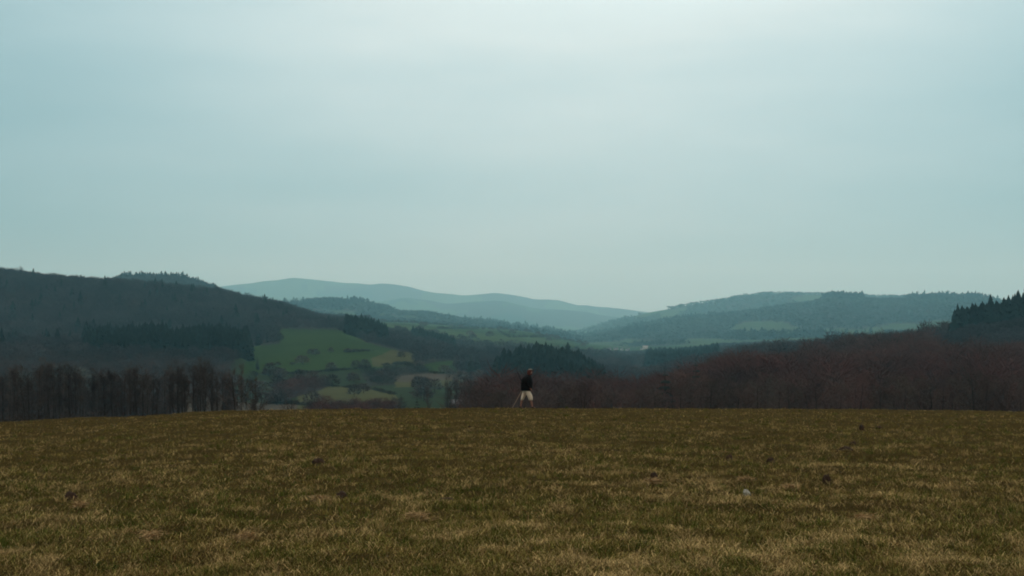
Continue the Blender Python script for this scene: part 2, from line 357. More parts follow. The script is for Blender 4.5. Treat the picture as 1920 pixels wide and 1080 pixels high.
def bare_tree(rg, H, slim=True, limbs=18, subs=7, twigs=9, forks=1):
    T, C = Acc(), Acc()
    stems = []
    for f in range(forks):
        n = 8; pts = []; p = np.zeros(3); lean = rg.normal(size=2) * (.035 if slim else .06) + (rg.normal(size=2) * .16 if f else 0)
        for k in range(n):
            pts.append(p.copy()); p = p + np.array([lean[0] + rg.normal() * .03, lean[1] + rg.normal() * .03, 1]) * H * (.93 if slim else .85) * (1 - .12 * f) / (n - 1)
        r0 = H * (.0095 if slim else .012) * (1 - .25 * f)
        rad = np.linspace(r0, r0 * .16, n); rad[0] *= 1.35
        T.add(*tube(pts, rad, 6)); stems.append((pts, rad))
    for l in range(limbs):
        pts, rad = stems[l % forks]
        tt = rg.uniform(.42 if slim else .26, .99) ** (.9); kf = tt * (len(pts) - 1); k = min(int(kf), len(pts) - 2)
        o = pts[k] + (pts[k + 1] - pts[k]) * (kf - k)
        az = rg.uniform(0, 2 * math.pi); el = rg.uniform(.75, 1.25) if slim else rg.uniform(.35, 1.05)
        L = H * (.20 if slim else .36) * (1.15 - tt * .75) * rg.uniform(.7, 1.2)
        dv = np.array([math.cos(az) * math.cos(el), math.sin(az) * math.cos(el), math.sin(el)])
        lp = [o]
        for s_ in range(4):
            dv = unit(dv + np.array([0, 0, .16]) + rg.normal(size=3) * .12); lp.append(lp[-1] + dv * L / 4)
        r = max(.022, rad[k] * .42)
        C.add(*tube(lp, np.linspace(r, .012, 5), 3))
        for s_ in range(subs):
            u_ = rg.uniform(.2, 1) * 4; kk = min(int(u_), 3); so = lp[kk] + (lp[kk + 1] - lp[kk]) * (u_ - kk)
            sd_ = unit(dv * .6 + rg.normal(size=3) * .6 + np.array([0, 0, .45])); sl = L * rg.uniform(.25, .5)
            se = so + sd_ * sl; C.tri(so, se, .035, rg)
            for w_ in range(twigs):
                v_ = rg.uniform(.15, 1); to = so + (se - so) * v_
                te = to + unit(sd_ * .8 + rg.normal(size=3) * .75 + np.array([0, 0, .15])) * rg.uniform(.35, .95) * H / 14
                C.tri(to, te, rg.uniform(.016, .032), rg)
    return T.get(), C.get()
def conifer(rg, H, whorls=14, per=9, spread=.17):
    T, C = Acc(), Acc()
    T.add(*tube([np.array([0, 0, z]) for z in (0, H * .5, H * .97)], [H * .012, H * .008, .03], 6))
    for wv in range(whorls):
        u_ = wv / (whorls - 1); z = H * (.08 + .9 * u_); rr_ = H * spread * (1 - u_) ** .8 + .25
        for k in range(per):
            az = rg.uniform(0, 2 * math.pi); L = rr_ * rg.uniform(.7, 1.15); dz = -L * rg.uniform(.15, .5)
            o = np.array([0, 0, z]); e = o + np.array([math.cos(az) * L, math.sin(az) * L, dz]); sdv = np.array([-math.sin(az), math.cos(az), 0]) * L * .33
            m_ = o + (e - o) * .55 + np.array([0, 0, .1 * L])
            C.add([o, m_ - sdv, e, m_ + sdv, m_ - sdv * .6 - np.array([0, 0, L * .35]), m_ + sdv * .6 - np.array([0, 0, L * .35])], [(0, 1, 2), (0, 2, 3), (0, 4, 2), (0, 2, 5)])
    return T.get(), C.get()

def scatter_mesh(name, templates, P, S, RZ, colr, mat):
    """one mesh of many small trees, for woods that read as one mass"""
    rgk = rng.integers(0, len(templates), len(P)); Vs, Fs, Cs = [], [], []; off = 0
    for k, (tv, tf) in enumerate(templates):
        m_ = rgk == k
        if not m_.any(): continue
        p = P[m_]; s = S[m_]; a = RZ[m_]; c = colr[m_]; n = len(p); nv = len(tv)
        ca, sa = np.cos(a)[:, None], np.sin(a)[:, None]
        x = (tv[None, :, 0] * ca - tv[None, :, 1] * sa) * s[:, :1] + p[:, :1]
        y = (tv[None, :, 0] * sa + tv[None, :, 1] * ca) * s[:, :1] + p[:, 1:2]
        z = tv[None, :, 2] * s[:, 1:2] + p[:, 2:3]
        Vs.append(np.stack([x, y, z], -1).reshape(-1, 3))
        Fs.append((tf[None] + (np.arange(n) * nv)[:, None, None]).reshape(-1, 3) + off); off += n * nv
        Cs.append(np.repeat(c, nv, axis=0))
    return mesh_np(name, np.concatenate(Vs), np.concatenate(Fs), mat, np.concatenate(Cs))

def far_bare(rg, n, wd, ln):          # unit tree: height 1, thin upright sprays
    C = Acc()
    C.tri(np.zeros(3), np.array([rg.normal() * .02, 0, .8]), wd * .5, rg)
    for k in range(n):
        az = rg.uniform(0, 2 * math.pi); z = rg.uniform(.25, .8); r = .34 * math.sin(math.pi * min(1, (z + .12))) * math.sqrt(rg.uniform()) 
        o = np.array([math.cos(az) * r, math.sin(az) * r, z - .1]); e = o + unit(np.array([math.cos(az) * .85, math.sin(az) * .85, .75]) + rg.normal(size=3) * .45) * ln * rg.uniform(.6, 1.2)
        e[2] = min(e[2], 1.0); C.tri(o, e, wd, rg)
    return C.get()
def far_cone(rg, n):
    C = Acc()
    for k in range(n):
        z = rg.uniform(.0, .92); az = rg.uniform(0, 2 * math.pi); r = .2 * (1 - z) + .02
        o = np.array([0, 0, z + .1]); e = np.array([math.cos(az) * r, math.sin(az) * r, z - .05]); sdv = np.array([-math.sin(az), math.cos(az), 0]) * r * .8
        C.add([o, e - sdv, e + sdv], [(0, 1, 2)])
    return C.get()
FB_M = [far_bare(rng, 230, .0085, .19) for _ in range(5)]
FB1 = [far_bare(rng, 120, .026, .19) for _ in range(5)]
FB2 = [far_bare(rng, 40, .07, .25) for _ in range(5)]
FB3 = [far_bare(rng, 7, .32, .6) for _ in range(5)]
FC1 = [far_cone(rng, 60) for _ in range(4)]
FC2 = [far_cone(rng, 24) for _ in range(4)]
mw = material('bare_twigs_far', (1, 1, 1), 0.95, 0.0, attr=True, spec=0.0)
me_ = material('evergreen_far', (1, 1, 1), 0.9, 0.0, attr=True, spec=0.0)

def sample(d0, d1, x0, x1, spacing):
    """random places, even over the land, between two distances and two bearings"""
    area = (x1 - x0) / F * (d1 ** 2 - d0 ** 2) / 2; n = int(area / spacing ** 2)
    d = np.sqrt(rng.uniform(d0 ** 2, d1 ** 2, n)); px = rng.uniform(x0, x1, n); x = (px - 960) / F * d
    z = height(x, d); return np.stack([x, d, z], -1), px
def wood(name, P, templ, h, base, mat, label, hv=.18, cv=.25, wide=1.0, tint=None, ps=45.0):
    if len(P) == 0: return None
    H = h * (1 + rng.normal(size=len(P)) * hv).clip(.5, 1.5) * (.70 + .60 * fbm(P[:, 0] / 16, P[:, 1] / 30, 17, 2))
    S = np.stack([H * wide * rng.uniform(.85, 1.2, len(P)), H], -1)
    c = np.array(base)[None] * rng.uniform(1 - cv, 1 + cv, (len(P), 1)) * (.55 + .9 * fbm(P[:, 0] / (ps * .35), P[:, 1] / (ps * .5), 19, 2)[:, None]) * (1 + (fbm(P[:, 0] / ps, P[:, 1] / ps, 13, 2)[:, None] - .5) * 1.0)
    if tint is not None:
        k = rng.uniform(0, 1, (len(P), 1)) * fbm(P[:, 0] / 30, P[:, 1] / 30, 15, 2)[:, None] * 1.6; c = c * (1 - k.clip(0, 1)) + np.array(tint)[None] * k.clip(0, 1)
    P = P.copy(); P[:, 2] -= .3
    o = ob(name, scatter_mesh(name, templ, P, S, rng.uniform(0, 6.28, len(P)), c, mat)); tag(o, label, kind='stuff'); return o

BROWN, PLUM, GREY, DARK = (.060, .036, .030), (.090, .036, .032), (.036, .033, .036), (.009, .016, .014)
P, px = sample(235, 720, 880, 2120, 4.6); u = landuse(P[:, 0], P[:, 1], P[:, 2])
right_near = (u == 4)
wood('woodland', P[right_near], FB_M, 12.0, BROWN, mw, 'dense reddish brown bare woodland rising on the right behind the field', tint=PLUM, wide=1.1)
P, px = sample(720, 1180, 1180, 2200, 7.0); u = landuse(P[:, 0], P[:, 1], P[:, 2])
wood('woodland', P[u == 4], FB1, 11.0, GREY, mw, 'grey brown bare woodland on the right below the dark spruce edge', tint=BROWN, wide=1.1)
P, px = sample(800, 1560, -250, 1180, 5.6); u = landuse(P[:, 0], P[:, 1], P[:, 2])
wood('woodland', P[u == 4], FB1, 9.0, GREY, mw, 'dark grey bare woodland covering the big hill on the left', cv=.2, wide=1.05)
P, px = sample(330, 760, 440, 900, 5.0); u = landuse(P[:, 0], P[:, 1], P[:, 2])
wood('copse', P[(u == 4)], FB_M, 6.5, GREY, mw, 'low purplish bare copse between the pale fields in the valley', tint=PLUM, wide=1.2)
P, px = sample(560, 1100, 640, 960, 7.0); u = landuse(P[:, 0], P[:, 1], P[:, 2])
wood('scrub', P[u == 7], FB1, 5.0, (.03, .034, .028), mw, 'dark scrub on the hump between the valley fields', wide=1.5)
P, px = sample(1600, 3300, -250, 2200, 10.5); u = landuse(P[:, 0], P[:, 1], P[:, 2])
wood('woodland', P[u == 4], FB2, 9.5, GREY, mw, 'blue grey bare woodland around the far end of the valley', wide=1.2)
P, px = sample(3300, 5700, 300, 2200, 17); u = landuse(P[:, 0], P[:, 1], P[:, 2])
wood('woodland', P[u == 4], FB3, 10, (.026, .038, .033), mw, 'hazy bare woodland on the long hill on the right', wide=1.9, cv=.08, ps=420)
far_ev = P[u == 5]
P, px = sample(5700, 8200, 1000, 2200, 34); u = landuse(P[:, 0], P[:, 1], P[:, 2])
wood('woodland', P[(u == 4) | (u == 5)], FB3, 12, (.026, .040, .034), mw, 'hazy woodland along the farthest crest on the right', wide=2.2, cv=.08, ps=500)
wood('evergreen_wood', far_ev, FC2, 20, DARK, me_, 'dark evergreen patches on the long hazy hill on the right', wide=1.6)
def block(d0, d1, x0, x1, sp_, h, label, wide=1.0, T=FC1, base=DARK, name='evergreen_wood'):
    P, px = sample(d0, d1, x0, x1, sp_); u = landuse(P[:, 0], P[:, 1], P[:, 2])
    wood(name, P[u == 5], T, h, base, me_, label, hv=.11, wide=wide)
block(845, 1010, 130, 480, 3.6, 13.5, 'dark evergreen block at the foot of the left hill', 1.2)
block(1180, 1330, 630, 745, 4.0, 13, 'dark evergreen block above the green pasture', 1.2)
block(1440, 1580, 750, 870, 4.5, 12, 'dark evergreen block below the spur of small fields', 1.3)
block(4880, 5250, 1535, 1840, 12, 27, 'flat topped hazy evergreen plantations on the crest of the right hill', 1.5, T=FC2)
block(780, 960, 910, 1140, 4.2, 14.5, 'rounded dark evergreen clump on the knoll behind the walker', 1.5)
P, px = sample(640, 834, 1740, 2200, 4.5); u = landuse(P[:, 0], P[:, 1], P[:, 2])
wood('scrub', P[u == 7], FB1, 4.5, GREY, mw, 'low brown scrub on the slope below the spruce wood at the right edge', wide=1.6, hv=.3)
block(850, 1000, 1770, 2200, 3.4, 15, 'dark spruce wood with a toothed skyline at the right edge', 1.1)
block(1450, 2300, 1190, 1370, 6.5, 12, 'dark evergreen wood in the far valley below the village', 1.4)
# scattered evergreens in the bare woods
P, px = sample(860, 1500, -200, 640, 38); P = P[landuse(P[:, 0], P[:, 1], P[:, 2]) == 4]
wood('evergreen_scatter', P, FC1, 11, DARK, me_, 'scattered dark evergreens among the bare trees of the left hill', wide=1.2)
P, px = sample(2750, 2980, 225, 410, 11)
wood('evergreen_wood', P, FC2, 13, DARK, me_, 'hazy evergreens on the hilltop behind the left ridge', wide=1.2)


# ------------------------------------------------------------------ single trees
bark = material('bark_dark', (.024, .020, .018), 0.95, 0.35, scale=2.0, obj_random=.35)
twig_brown = material('twigs_brown', (.064, .050, .043), 0.95, 0.25, scale=.6, obj_random=.35, tint=(.040, .038, .040))
twig_red = material('twigs_red', (.072, .041, .037), 0.95, 0.25, scale=.6, obj_random=.4, tint=(.050, .042, .034))
needles = material('needles', (.012, .020, .015), 0.9, 0.35, scale=1.0, obj_random=.25)
def proto(name, TV, CV, tmat, cmat):
    e = empty(name); ob('trunk', mesh_np('trunk', *TV, tmat, smooth=True), e); ob('crown', mesh_np('crown', *CV, cmat), e); return e
rt = np.random.default_rng(11)
SL = [bare_tree(rt, 14, True, limbs=24, forks=1 + (k % 3 == 2)) for k in range(7)]
WD = [bare_tree(rt, 12, False, limbs=26, subs=8, twigs=10, forks=1 + (k % 2)) for k in range(7)]
SM = [bare_tree(rt, 6, False, limbs=16, subs=6, twigs=8, forks=2) for k in range(3)]
CN = [conifer(rt, 14, spread=.16 + .03 * k) for k in range(3)]
pSL = [proto('bare_tree', *q, bark, twig_brown) for q in SL]
pWD = [proto('bare_tree', *q, bark, twig_red) for q in WD]
pSM = [proto('bare_tree', *q, bark, twig_brown) for q in SM]
pCN = [proto('spruce_tree', *q, bark, needles) for q in CN]
VT = [far_bare(rt, 260, .035, .22) for _ in range(5)]
VT = [(tube([np.array([0, 0, 0.]), np.array([.05, 0, 4.]), np.array([0, .05, 8.])], [.3, .2, .08], 6), (v * 12 * np.array([1.25, 1.25, 1]), f)) for v, f in VT]
pVT = [proto('bare_tree', *q, bark, twig_brown) for q in VT]
used = set()
def plant(protos, k, px, d, H, H0, wide=1.0, label=None, cat='tree', group=None, sink=.15):
    p = protos[k % len(protos)]
    o = p if p.name not in used else copy_tree(p)
    used.add(p.name)
    x, y, z = ground(px, d); o.location = (x, y, z - sink); o.rotation_euler = (0, 0, random.uniform(0, 6.28))
    s = H / H0; o.scale = (s * wide, s * wide, s)
    tag(o, label, cat, group); return o
def find_d(px, yb, d0, d1):
    d = np.linspace(d0, d1, 400); z = height((px - 960) / F * d, d); yy = HY - F * z / d
    return float(d[np.argmin(np.abs(yy - yb))])

def vn1(t_): return float(vnoise(t_, 3.3, 88))
# left grove: slender trunks, open at its right end
top = [(-120, 672), (0, 668), (60, 655), (160, 655), (205, 668), (265, 650), (300, 668), (375, 653), (420, 662), (440, 676)]
cand = []
for k in range(100):
    px = -110 + 546 * ((k + random.random()) / 100) ** .93
    if px > 300 and random.random() < .40: continue
    cand.append((px, random.uniform(150, 245)))
front = [436, 428, 417, 408, 396, 384, 378, 366, 358, 345, 331, 318]
cand += [(p, random.uniform(150, 175)) for p in front]
cand.sort(key=lambda q: -q[0])
nth = ['first', 'second', 'third', 'fourth', 'fifth', 'sixth', 'seventh', 'eighth', 'ninth', 'tenth', 'eleventh', 'twelfth']
fi = 0
for k, (px, d) in enumerate(cand):
    x, y, z = ground(px, d); yb = HY - F * z / d
    yt = float(np.interp(px, *zip(*top))) + random.uniform(0, 16) + 36 * vn1(px / 23.0); H = (yb - yt) / F * d
    if px in front:
        lab = f"slender trunk, {nth[fi]} from the open right end in the left grove's front row"; fi += 1
    elif px < 120: lab = 'bare tree deep in the darkest part of the left grove'
    elif px < 290: lab = 'bare tree with a hazy brown crown in the middle of the left grove'
    else: lab = 'thin bare tree behind the front row at the open end of the left grove'
    plant(pSL, random.randrange(7), px, d, H, 14, random.uniform(.85, 1.3), lab, group='bare trees of the left grove')
plant(pSL, 1, 453, 150, 8.8, 14, .5, 'lone thin tall tree standing just right of the left grove', group='bare trees of the left grove')
for px, d, H, lab in [(444, 128, 6.6, 'small crooked bare tree touching the right end of the left grove'), (466, 132, 5.9, 'small bushy bare tree right of the lone thin tree'),
                      (478, 120, 5.2, 'low spreading bare tree leaning over the pale ground'), (484, 112, 3.6, 'small sapling with pale twigs at the brow of the field'),
                      (545, 118, 3.6, 'thin forked sapling alone at the brow above the pale ground')]:
    plant(pSM, random.randrange(3), px, d, H, 6, .95, lab, group='small bare trees at the brow of the field')

# right wood, the nearest trees one by one
topr = [(880, 716), (900, 706), (930, 702), (1000, 700), (1100, 698), (1150, 706), (1185, 712), (1250, 694), (1300, 684), (1400, 690), (1700, 686), (2100, 680)]
for k in range(106):
    px = 886 + (2060 - 886) * (k + random.random()) / 106; d = random.uniform(160, 262)
    x, y, z = ground(px, d); yb = HY - F * z / d
    yt = float(np.interp(px, *zip(*topr))) + random.uniform(0, 16) + 22 * vn1(px / 31.0); H = (yb - yt) / F * d
    if px < 965: lab = 'bare brown tree at the thin left end of the wood, left of the walker'
    elif px < 1180: lab = 'bare brown tree in the low wood behind and right of the walker'
    elif px < 1500: lab = 'bare reddish tree along the front of the right wood where it starts to rise'
    else: lab = 'dark bare tree along the front of the high right end of the wood'
    plant(pWD, random.randrange(7), px, d, H, 12, random.uniform(1.1, 1.6), lab, group='bare trees along the front of the right wood')
for px, d, H, lab in [(1655, 620, 17, 'dark evergreen poking out of the right wood, left of three'), (1668, 622, 18.5, 'dark evergreen poking out of the right wood, middle of three'), (1690, 625, 17.5, 'dark evergreen poking out of the right wood, right of three'),
                      (1740, 480, 15, 'dark evergreen lower down inside the high right wood'), (1760, 490, 15.5, 'dark evergreen beside another inside the high right wood'),
                      (1247, 255, 15, 'dark pointed evergreen on top of the low wood right of the walker'), (1305, 300, 18, 'tall brown pointed tree rising in the gap of the right wood'),
                      (752, 330, 11.6, 'dark pointed conifer at the brow, left one of a pair'), (782, 335, 11.4, 'dark pointed conifer at the brow, right one of a pair')]:
    o = plant(pCN, 0 if px < 800 else random.randrange(3), px, d, H, 14, 1.0, lab, group='single dark evergreens')
    if px in (752, 782):
        x, y, z = ground(px, d); yt = 737 if px == 752 else 740; s = (HY - F * z / d - yt) / F * d / 14; o.scale = (s * 1.1, s * 1.1, s)
    if px in (1655, 1668, 1690, 1740, 1760, 1247, 1305):
        x, y, z = ground(px, d); yt = {1655: 619, 1668: 616, 1690: 620, 1740: 652, 1760: 648, 1247: 686, 1305: 670}[px]; s = max(6, (HY - F * z / d - yt) / F * d) / 14; o.scale = (s, s, s)
# valley trees standing by themselves
for px, yb, yt, kind, wd, lab in [
    (483, 694, 668, 'c', 1.0, 'dark narrow conifer at the left edge of the green pasture'),
    (507, 686, 678, 'b', 1.9, 'low wide bush on the green pasture right of the narrow conifer'),
    (521, 686, 676, 'b', 1.3, 'rounded bush on the green pasture beside the low wide one'),
    (567, 684, 662, 'b', 1.3, 'broad dense tree in the middle of the green pasture'),
    (548, 684, 677, 'b', 1.6, 'low scrubby bush left of the broad tree on the pasture'),
    (583, 667, 651, 'b', 1.0, 'faint bare tree above the broad tree on the pasture, left of two'),
    (592, 667, 650, 'b', 1.0, 'faint bare tree above the broad tree on the pasture, right of two'),
    (620, 662, 648, 'b', .8, 'small upright tree alone high on the green pasture'),
    (652, 660, 651, 'b', 1.8, 'wide dark bush at the start of the short pasture hedge'),
    (665, 660, 652, 'b', 1.6, 'wide dark bush in the short pasture hedge'),
    (621, 696, 675, 'b', 1.1, 'round pale bare tree on the long pasture hedge'),
    (667, 692, 671, 'b', .9, 'bare tree on the right part of the long pasture hedge'),
    (684, 692, 669, 'b', .9, 'tall bare tree at the right end of the long pasture hedge'),
    (585, 722, 689, 'b', 1.0, 'large bare tree below the long pasture hedge'),
    (607, 716, 699, 'b', .9, 'smaller bare tree right of the large one below the hedge'),
    (562, 724, 698, 'b', 1.2, 'wide hazy bare tree at the head of the purplish copse'),
    (530, 728, 704, 'b', 1.2, 'hazy bare tree on the dull green field near the grove'),
    (883, 704, 656, 'c', 1.1, 'tall dark spruce in the middle of the valley, left of two'),
    (894, 704, 660, 'c', 1.2, 'tall dark spruce in the middle of the valley, right of two'),
    (833, 700, 680, 'b', 1.3, 'bare tree in front of the small bright green field'),
    (864, 716, 690, 'b', 1.2, 'bare tree left of the tall dark spruces'),
    (708, 716, 694, 'b', 1.2, 'bare tree on the left flank of the dark hump'),
    (728, 718, 692, 'b', 1.2, 'bare tree in front of the dark hump'),
    (752, 672, 655, 'b', 1.1, 'bare tree on the pale olive field under the woods')]:
    d = find_d(px, yb, 560, 1260); H = (yb - yt) / F * d * 1.05
    if kind == 'c': plant(pCN, 1, px, d, H, 14, wd, lab, group='single dark evergreens')
    else: plant(pVT, random.randrange(5), px, d, H, 12, wd * 1.05, lab, group='single trees in the valley fields')
for px, yt, d in [(838, 703, 300), (848, 706, 305), (842, 712, 290), (806, 722, 330), (868, 708, 300), (878, 712, 280)]:
    x, y, z = ground(px, d); H = (HY - F * z / d - yt) / F * d
    plant(pSL, px, px, d, H, 14, .9, {838: 'tall thin bare tree above the pale shed, left of a close pair', 848: 'tall thin bare tree above the pale shed, right of a close pair', 842: 'shorter thin bare tree between the close pair above the shed',
          806: 'thin bare tree right of the two dark pointed conifers', 868: 'thin bare tree just right of the pale shed', 878: 'thin bare tree where the brown wood begins'}[px], group='thin bare trees near the pale shed')
for k in range(54):
    px = random.uniform(442, 905); d = random.uniform(560, 980); xx, yy_, zz = ground(px, d)
    uu = int(landuse(np.array([xx]), np.array([d]), np.array([zz]))[0])
    if uu in (1, 4, 5) or (uu == 2 and random.random() < .7): continue
    plant(pVT, k, px, d, random.uniform(6, 11), 12, random.uniform(.9, 1.3), 'hazy bare tree scattered over the dull lower fields of the valley' if px < 740 else 'hazy bare tree on the low ground around the dark pointed conifers', group='single trees in the valley fields')
for k in range(20):
    px = random.uniform(700, 1130); d = random.uniform(1750, 2750)
    plant(pVT, k, px, d, random.uniform(8, 12), 12, 1.3, 'tiny dark tree dotted over the far spur of small fields', group='trees dotted over the spur fields')
# crest trees on the spur
for k, (px, hpx) in enumerate([(700, 9), (716, 8), (722, 7), (742, 6), (760, 7), (775, 6), (790, 7), (846, 6), (862, 5), (938, 9), (948, 7), (958, 6), (966, 6), (986, 8), (993, 7), (1010, 6), (1025, 6), (1034, 6), (1045, 7), (1058, 7), (1072, 7), (1086, 8), (1098, 9)]):
    d = 2840 - 3 * abs(px - 900) * .2
    plant(pVT, k, px, d, hpx / F * d * 1.2, 12, 1.3, 'tiny hazy tree on the crest of the spur of small fields', group='trees on the crest of the spur')

for p_ in [q for L_ in (pSL, pWD, pSM, pCN, pVT) for q in L_]:
    if p_.name not in used:
        for c_ in list(p_.children): bpy.data.objects.remove(c_, do_unlink=True)
        bpy.data.objects.remove(p_, do_unlink=True)

# hedges
hedge_m = material('hedge_twigs', (1, 1, 1), 0.95, 0.0, attr=True, spec=0.0)
def hedge(pts, d0, d1, h, label, base=(.030, .029, .025), wide=.5):
    L = []; n = 0
    for (a, b_), (c, e) in zip(pts, pts[1:]):
        m = max(6, int(abs(c - a) * 1.0))
        for q in range(m):
            f = q / m; L.append((a + (c - a) * f, b_ + (e - b_) * f))
    P = []
    for px, yb in L:
        d = find_d(px, yb, d0, d1)
        if vnoise(px / 6.0, yb / 3.0, 44) < .22: continue
        for _ in range(3): P.append(((px - 960) / F * d + rng.normal() * .8, d + rng.normal() * 1.2))
    P = np.array(P); z = height(P[:, 0], P[:, 1]); c = P.mean(0)
    PP = np.stack([P[:, 0] - c[0], P[:, 1] - c[1], z - z.mean() - .15], -1); H = h * rng.uniform(.25, 1.0, len(PP)) * (.5 + 1.0 * vnoise(P[:, 0] / 9, P[:, 1] / 9, 46))
    S = np.stack([H * wide * 2, H], -1)
    me = scatter_mesh('hedge', FB1, PP, S, rng.uniform(0, 6.28, len(PP)), np.array(base)[None] * rng.uniform(.7, 1.3, (len(PP), 1)), hedge_m)
    tag(ob('hedge', me, loc=(c[0], c[1], z.mean())), label, 'hedge', 'hedgerows across the valley fields')
hedge([(470, 702), (495, 703), (560, 701), (620, 696), (695, 690)], 620, 1150, 2.6, 'long dark hedge crossing the foot of the green pasture')
hedge([(438, 714), (500, 719), (530, 721)], 560, 1000, 2.4, 'dark hedge running right from the open end of the left grove')
hedge([(588, 721), (640, 726), (700, 731), (738, 741)], 540, 900, 2.2, 'curved dark hedge along the top of the pale olive field')
hedge([(645, 661), (680, 659), (700, 658)], 800, 1250, 2.4, 'short dark hedge high on the green pasture')
hedge([(715, 685), (745, 683), (765, 686), (820, 702)], 620, 1200, 3.0, 'dark hedge over the top of the dark hump')
hedge([(822, 701), (860, 699)], 620, 1200, 2.6, 'short dark hedge under the small bright green field')
hedge([(500, 757), (545, 758), (600, 762)], 420, 640, 2.6, 'dark purplish hedge behind the pale beige ground')
hedge([(735, 600), (780, 602), (835, 606)], 2300, 3000, 7, 'faint hedge line at the top left of the spur fields')
hedge([(820, 617), (880, 617), (935, 618)], 1700, 3000, 7, 'long faint hedge line across the middle of the spur fields')
hedge([(935, 622), (955, 633), (1035, 632)], 1700, 3000, 6, 'bent faint hedge line on the right part of the spur fields')
hedge([(1030, 628), (1060, 634), (1100, 646)], 1900, 3000, 7, 'faint hedge sloping down the right end of the spur')
hedge([(1150, 648), (1200, 645), (1260, 642)], 2900, 4300, 7, 'faint hedge on the far valley floor above the village')
# undergrowth
P, px = sample(260, 840, -200, 440, 6.5); k_ = (px + rng.normal(size=len(px)) * 14 < 325) | (P[:, 1] > 690); P, px = P[k_], px[k_]
wood('woodland', P, FB_M, 6.0, (.034, .032, .034), mw, 'grey bare woodland seen between the trunks of the left grove', tint=BROWN, wide=1.4, hv=.3)
P, px = sample(560, 680, 20, 175, 6)
wood('thicket', P, FB1, 8.5, (.055, .055, .045), mw, 'pale rounded thicket rising behind the left grove', wide=1.6)
P, px = sample(120, 250, -130, 430, 2.6); k_ = px + rng.normal(size=len(px)) * 60 < 300; P = P[k_]
wood('undergrowth', P, FB_M, 2.6, (.030, .025, .022), mw, 'dark brambles and saplings under the left grove', wide=1.6)
P, px = sample(150, 262, 890, 2080, 2.6)
wood('undergrowth', P, FB_M, 3.6, (.050, .033, .028), mw, 'reddish brushwood under the front of the right wood', wide=1.6, tint=(.075, .06, .05))

# ------------------------------------------------------------------ houses far down the valley
wall_w = material('house_render', (.40, .39, .37), 0.9, 0.12, scale=.8); slate = material('house_slate', (.10, .11, .13), 0.7, 0.2, scale=.9)
glass = material('house_window', (.03, .035, .04), 0.2, 0.1, spec=.5); brick_m = material('house_brick', (.22, .10, .07), 0.9, 0.2)
stone_pale = material('pale_sheet', (.26, .27, .29), 0.6, 0.25, scale=1.5)
def boxes(name, lst, mat, parent):
    bm = bmesh.new()
    for (x0, y0, z0, x1, y1, z1) in lst:
        r = bmesh.ops.create_cube(bm, size=1)
        for v in r['verts']: v.co = Vector((x0 + (v.co.x + .5) * (x1 - x0), y0 + (v.co.y + .5) * (y1 - y0), z0 + (v.co.z + .5) * (z1 - z0)))
    me = bpy.data.meshes.new(name); bm.to_mesh(me); bm.free(); me.materials.append(mat); return ob(name, me, parent)
def gable(name, L, W, h0, h1, ov, mat, parent):
    th = .25; prof = [(-W / 2 - ov, h0 - ov * .6), (0, h1), (W / 2 + ov, h0 - ov * .6), (W / 2 + ov, h0 - ov * .6 + th), (0, h1 + th * 1.3), (-W / 2 - ov, h0 - ov * .6 + th)]
    V = [(s * (L / 2 + ov), y, z) for s in (-1, 1) for y, z in prof]; n = 6
    me = bpy.data.meshes.new(name); me.from_pydata(V, [], [tuple(range(n))[::-1], tuple(range(n, 2 * n))] + [(q, (q + 1) % n, n + (q + 1) % n, n + q) for q in range(n)]); me.materials.append(mat); return ob(name, me, parent)
def house(px, yb, d0, d1, L, W, h, rz, label, wall=wall_w, roofm=slate, name='house'):
    d = find_d(px, yb, d0, d1); x, y, z = ground(px, d); e = empty(name, (x, y, z - .4), rz); tag(e, label, name.replace('_', ' '), None)
    bm = bmesh.new(); pr = [(-W / 2, 0), (W / 2, 0), (W / 2, h), (0, h + W * .42), (-W / 2, h)]
    vs = [[bm.verts.new((s * L / 2, y_, z_)) for y_, z_ in pr] for s in (-1, 1)]
    bm.faces.new(vs[0][::-1]); bm.faces.new(vs[1])
    for q in range(5): bm.faces.new((vs[0][q], vs[0][(q + 1) % 5], vs[1][(q + 1) % 5], vs[1][q]))
    me = bpy.data.meshes.new('wall'); bm.to_mesh(me); bm.free(); me.materials.append(wall); ob('wall', me, e)
    rf = gable('roof', L, W, h + .02, h + W * .42 + .05, .35, roofm, e)
    if name == 'house':
        boxes('chimney', [(L * .3, -.4, h + W * .2, L * .3 + .8, .4, h + W * .42 + 1.2)], brick_m, rf)
        for q in (-.32, 0.32):
            for zz in ([1.0] if h < 4 else [1.0, 3.6]): boxes('window', [(q * L - .5, -W / 2 - .06, zz, q * L + .5, -W / 2 + .1, zz + 1.3)], glass, e)
        boxes('door', [(-.5, -W / 2 - .06, .1, .5, -W / 2 + .1, 2.3)], brick_m, e)
    else: boxes('door', [(-.8, -W / 2 - .05, .1, .8, -W / 2 + .1, 2.2)], glass, e)
    return e
house(1142, 659, 2600, 3400, 7, 5, 3.6, .3, 'white house at the left end of the far village')
house(1155, 657, 2700, 3500, 8, 5, 3.4, -.2, 'long white house second from the left in the far village')
house(1166, 657, 2700, 3500, 5, 4, 2.6, .5, 'small dim house in the middle of the far village')
house(1177, 659, 2600, 3400, 8, 5, 3.8, .1, 'bright white house third in the far village below the hedge')
house(1203, 656, 2700, 3500, 5, 4, 2.8, -.5, 'small house just left of the brightest one in the far village')
house(1210, 654.5, 2700, 3500, 10, 6, 4.6, .05, 'brightest and largest white house standing right of the far village', roofm=material('house_roof_pale', (.34, .34, .34), .7, .1))
house(1326, 657, 1400, 2600, 16, 8, 4, .2, 'pale grey farm building at the gap above the right wood', wall=material('farm_wall', (.30, .27, .26), .9, .15), roofm=material('farm_roof', (.24, .22, .24), .8, .15), name='farm_building')
